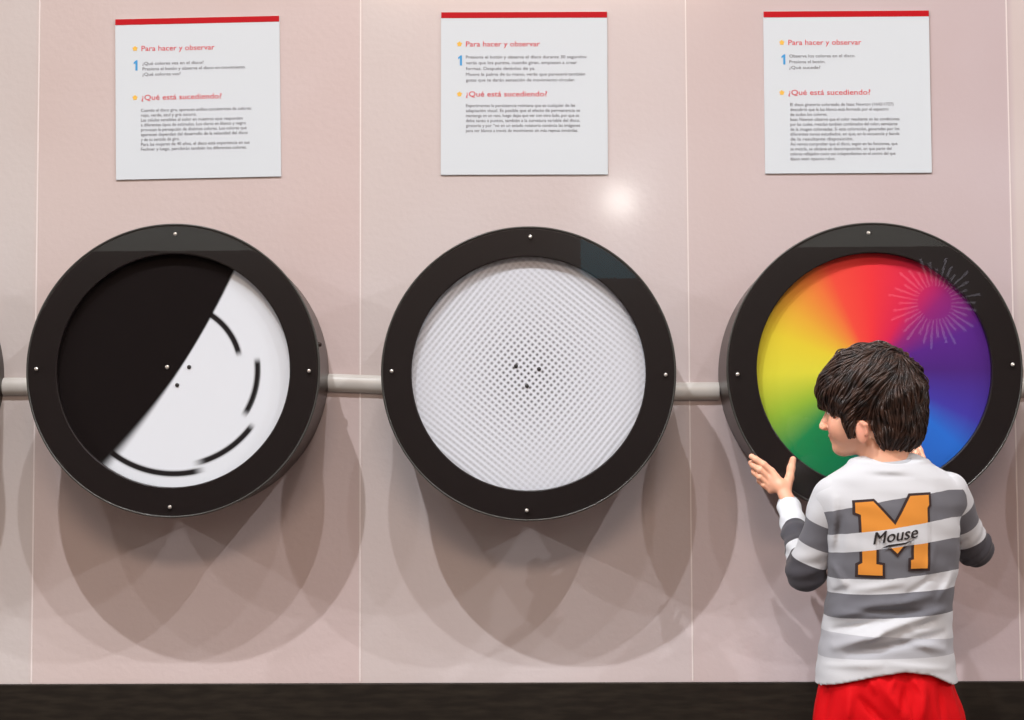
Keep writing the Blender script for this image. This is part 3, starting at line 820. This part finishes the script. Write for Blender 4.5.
x0, x1 = V[:, 0].min(), V[:, 0].max(); w_ = at(919, 530, -.545).x-at(873, 530, -.545).x; sc_ = w_/(x1-x0); a_ = math.radians(9)
o_ = at(873, 544.5, -.545)
V2 = [(o_.x+((v[0]-x0)*math.cos(a_)-v[1]*math.sin(a_)*1.0)*sc_, 0, o_.z+((v[0]-x0)*math.sin(a_)+v[1]*math.cos(a_))*sc_) for v in V]
M_ink = mat('black_ink', rgb(34, 30, 32), .7)
lay('script_word', V2, Fc, M_ink, .0045, .006, shirt)
sw = [(880, 548.5), (888, 544.5), (904, 542.5), (914, 539), (904, 544), (890, 546.5)]
decal('swash', [[(at(x, y, -.545).x, at(x, y, -.545).z) for x, y in sw]], M_ink, .0045, parent=shirt)

# shorts ---------------------------------------------------------------
shr = [row(655, 828, 944, .080), row(672, 824, 948, .088), row(690, 819, 953, .095), row(705, 816.5, 957, .099), row(722, 815, 960, .101), (.385, at(815, 720, YT).x, at(961, 720, YT).x, .100, 0), (.355, at(819, 720, YT).x, at(957, 720, YT).x, .094, 0), (.325, at(828, 720, YT).x, at(948, 720, YT).x, .080, 0), (.30, at(845, 720, YT).x, at(931, 720, YT).x, .055, 0)]
shf = segs([(850, 690, 846, 730, .010, .007), (880, 682, 905, 720, .011, .009), (862, 700, 885, 725, .007, -.006), (925, 684, 918, 725, .011, .009), (905, 690, 900, 712, .007, -.005),
            (838, 686, 830, 720, .008, -.005), (940, 690, 944, 725, .007, -.005), (870, 678, 874, 692, .005, .005), (895, 676, 890, 690, .005, .004), (912, 678, 920, 690, .005, .004)], -.55)
def shortsf(P):
    d = loft(shr, YT, 2.3)(P)
    for s in (-1, 1):
        d = smin(d, rcone((hipx+s*.062, YT, .41), (hipx+s*.068, YT, .27), .069, .072)(P), .02)
    g = np.clip((YT-P[:, 1])/.04, 0, 1)
    d = d-fold(P, shf, g)-.0015*np.sin(np.arctan2(P[:, 1]-YT, P[:, 0]-hipx)*17+P[:, 2]*8)
    return np.maximum(d, .30-P[:, 2])
Pq, Qq = surface(shortsf, (hipx-.19, YT-.15, .28), (hipx+.19, YT+.15, .56), .0035)
M_red_c = mat('red_shorts', rgb(216, 6, 18), .7, spec=.15); add_bump(M_red_c, 300, .15, .0006)
link_mesh('shorts', to_mesh('shorts', Pq, Qq), M_red_c, boy)
# shoes and socks (below the frame, the boy stands on the floor)
M_shoe = mat('shoe_navy', rgb(40, 44, 62), .55); M_sole = mat('shoe_sole', rgb(220, 218, 212), .6); M_sock = mat('sock_white', rgb(225, 224, 222), .8)
for s in (-1, 1):
    bx = hipx+s*.072; y0 = YT-.045
    up = union([(ell((bx, y0+.02, .045), (.031, .045, .034)), .01), (ell((bx+s*.006, y0+.10, .034), (.034, .062, .026)), .02), (rcone((bx, y0+.015, .05), (bx, y0+.02, .078), .033, .030), .01)])
    def shoef(P, up=up): return np.maximum(np.maximum(up(P), .014-P[:, 2]), P[:, 2]-.085)
    a, b = surface(shoef, (bx-.06, y0-.05, .0), (bx+.06, y0+.18, .1), .003)
    so = link_mesh('shoe', to_mesh('shoe', a, b), M_shoe, boy)
    def solef(P, up=up):
        Q_ = P.copy(); Q_[:, 2] = .034
        return np.maximum(np.maximum(up(Q_)-.004, P[:, 2]-.0155), .001-P[:, 2])
    a, b = surface(solef, (bx-.06, y0-.06, -.006), (bx+.06, y0+.19, .03), .003)
    link_mesh('sole', to_mesh('sole', a, b), M_sole, so)
    link_mesh('sock', mesh_of(lathe_bm_z := None) if False else to_mesh('sock', *surface(lambda P, bx=bx, y0=y0: np.maximum(rcone((bx, y0+.02, .06), (bx-s*.002, y0+.025, .125), .033, .031)(P), P[:, 2]-.125), (bx-.05, y0-.04, .02), (bx+.05, y0+.08, .14), .003)), M_sock, boy)

# ------------------------------------------------------------------ lights
def wx(px): return (px-528)/463.0
def lamp(px, E, z=3.84, y=-2.12, r=.022, col=(.99, 1, 1.03)):
    ld = bpy.data.lights.new('ceiling_lamp', 'POINT'); ld.energy = E; ld.shadow_soft_size = r; ld.color = col
    # wall-washer optics: the beam strengthens towards grazing angles so the wall is lit evenly from top to bottom
    ld.use_nodes = True; nt = ld.node_tree; em = nt.nodes['Emission']
    ge = nt.nodes.new('ShaderNodeNewGeometry'); sp = nt.nodes.new('ShaderNodeSeparateXYZ'); nt.links.new(ge.outputs['Incoming'], sp.inputs[0])
    def mn(op, a, b):
        n = nt.nodes.new('ShaderNodeMath'); n.operation = op
        if isinstance(a, float): n.inputs[0].default_value = a
        else: nt.links.new(a, n.inputs[0])
        n.inputs[1].default_value = b; return n.outputs[0]
    ay = nt.nodes.new('ShaderNodeMath'); ay.operation = 'ABSOLUTE'; nt.links.new(sp.outputs['Y'], ay.inputs[0])
    # and is cut off in front of the wall, like a shielded spot
    el = mn('ARCTAN2', ay.outputs[0], 1.0); az = nt.nodes.new('ShaderNodeMath'); az.operation = 'ABSOLUTE'; nt.links.new(sp.outputs['Z'], az.inputs[0])
    nt.links.new(az.outputs[0], el.node.inputs[1])
    mr = nt.nodes.new('ShaderNodeMapRange'); mr.interpolation_type = 'SMOOTHSTEP'; nt.links.new(el, mr.inputs['Value'])
    mr.inputs['From Min'].default_value = math.radians(27.5); mr.inputs['From Max'].default_value = math.radians(32.5); mr.inputs['To Min'].default_value = .24; mr.inputs['To Max'].default_value = 1
    pw = mn('POWER', mn('MAXIMUM', ay.outputs[0], .3), -3.35); fm = mn('MULTIPLY', pw, 1.0); nt.links.new(mr.outputs[0], fm.node.inputs[1])
    nt.links.new(fm, em.inputs['Strength'])
    o = bpy.data.objects.new('ceiling_lamp', ld); COL.objects.link(o); o.location = (wx(px), y, z); return o
lamp(11, 35); lamp(405, 19); lamp(1430, 13)
lamp(799, 6); lamp(-500, 6)
lamp(3400, 14, 3.84, -3.0); lamp(-2500, 14, 3.84, -3.0)
M_far = mat('dark_grey_wall', rgb(44, 44, 44), .7)
struct('wall_front', box_bm((0, -9.05, 2.1), (9, .1, 4.2)), M_far)
def emit(name, col, st):
    m = bpy.data.materials.new(name); m.use_nodes = True; m.node_tree.nodes.clear()
    e = N(m, 'ShaderNodeEmission'); e.inputs[0].default_value = col; e.inputs[1].default_value = st
    L(m, e.outputs[0], N(m, 'ShaderNodeOutputMaterial').inputs[0]); return m
t = thing('wall_glow', 'starburst of thin white light rays mirrored in the rainbow disc cover', 'lamp', (3.10, -8.999, 2.01))
bm = bmesh.new()
for k in range(34):
    a = 2*PI*k/34; r0, r1 = .13, .31+.05*math.sin(k*2.1)
    d1 = Vector((math.cos(a), 0, math.sin(a))); d2 = Vector((-math.sin(a), 0, math.cos(a)))
    q = [d1*r0-d2*.004, d1*r1-d2*.008, d1*r1+d2*.008, d1*r0+d2*.004]
    va = [bm.verts.new(v) for v in q]; vb = [bm.verts.new(v+Vector((0, .02, 0))) for v in q]
    bm.faces.new(va); bm.faces.new(vb[::-1])
    for i in range(4): bm.faces.new((va[i], vb[i], vb[(i+1) % 4], va[(i+1) % 4]))
bmesh.ops.recalc_face_normals(bm, faces=bm.faces)
link_mesh('light_rays', mesh_of(bm), emit('white_glow', (.9, .85, 1, 1), 1.9), t, smooth=False, world=False)
link_mesh('centre_plate', mesh_of(lathe_bm([(0, .0), (.16, .0), (.16, .018), (0, .018)], 48, closed=False)), M_dark, t, world=False)
t = thing('teal_panel', 'added blue-green screen mirrored in the upper rim of the dotted disc drum', 'glow', (.62, -8.99, 2.36))  # glowing panel added for a blue-green reflection in the cover
link_mesh('lit_face', mesh_of(box_bm((0, .018, 0), (.42, .01, .30), .003)), emit('teal_glow', (.10, .42, .55, 1), 1.6), t, smooth=False, world=False)
link_mesh('panel_frame', mesh_of(box_bm((0, .005, 0), (.46, .03, .34), .004)), M_dark, t, smooth=False, world=False)
M_pale = emit('pale_glow', (.8, .85, .78, 1), 1.25)  # glowing bands added to lighten the ring tops by reflection
for bx_, lab in ((-2.75, 'pale glowing band added opposite, mirrored faintly in the upper rim of the black and white disc drum'), (2.75, 'pale glowing band added opposite, mirrored faintly in the upper rim of the rainbow disc drum')):
    t = thing('wall_glow', lab, 'lamp', (bx_, -8.99, 2.86), 'added glowing bands on the opposite wall')
    link_mesh('lit_face', mesh_of(box_bm((0, .02, 0), (3.0, .02, .84), .004)), M_pale, t, smooth=False, world=False)
    link_mesh('band_frame', mesh_of(box_bm((0, .005, 0), (3.05, .03, .88), .004)), M_dark, t, smooth=False, world=False)
# distant gallery lamp behind the visitor: the bright spot mirrored in the glossy wall
q = at(620, 201, 0); k = 1+8/3.4
lp = bpy.data.lights.new('gallery_lamp', 'POINT'); lp.energy = 30; lp.shadow_soft_size = .07; lp.color = (1, .98, .92)
o = bpy.data.objects.new('gallery_lamp', lp); COL.objects.link(o); o.location = (q.x*k, -8.0, CAM.z+(q.z-CAM.z)*k)
al = bpy.data.lights.new('soft_fill_light', 'AREA'); al.shape = 'RECTANGLE'; al.size = 2.2; al.size_y = .7; al.energy = 102; al.color = (1, .74, .58)  # soft fill added to take over part of the ambient light
o = bpy.data.objects.new('soft_fill_light', al); COL.objects.link(o); o.location = (.1, -6.2, 4.1)
o.rotation_euler = (Vector((0, 0, .9))-o.location).to_track_quat('-Z', 'Y').to_euler()
w = bpy.data.worlds.new('room_ambient'); SC.world = w; w.use_nodes = True
w.node_tree.nodes['Background'].inputs[0].default_value = (1.0, .72, .58, 1); w.node_tree.nodes['Background'].inputs[1].default_value = .34
SC.cycles.caustics_reflective = False
vs_ = SC.view_settings; vs_.view_transform = 'Standard'; vs_.look = 'None'; vs_.gamma = 1; vs_.use_curve_mapping = False; vs_.exposure = 0
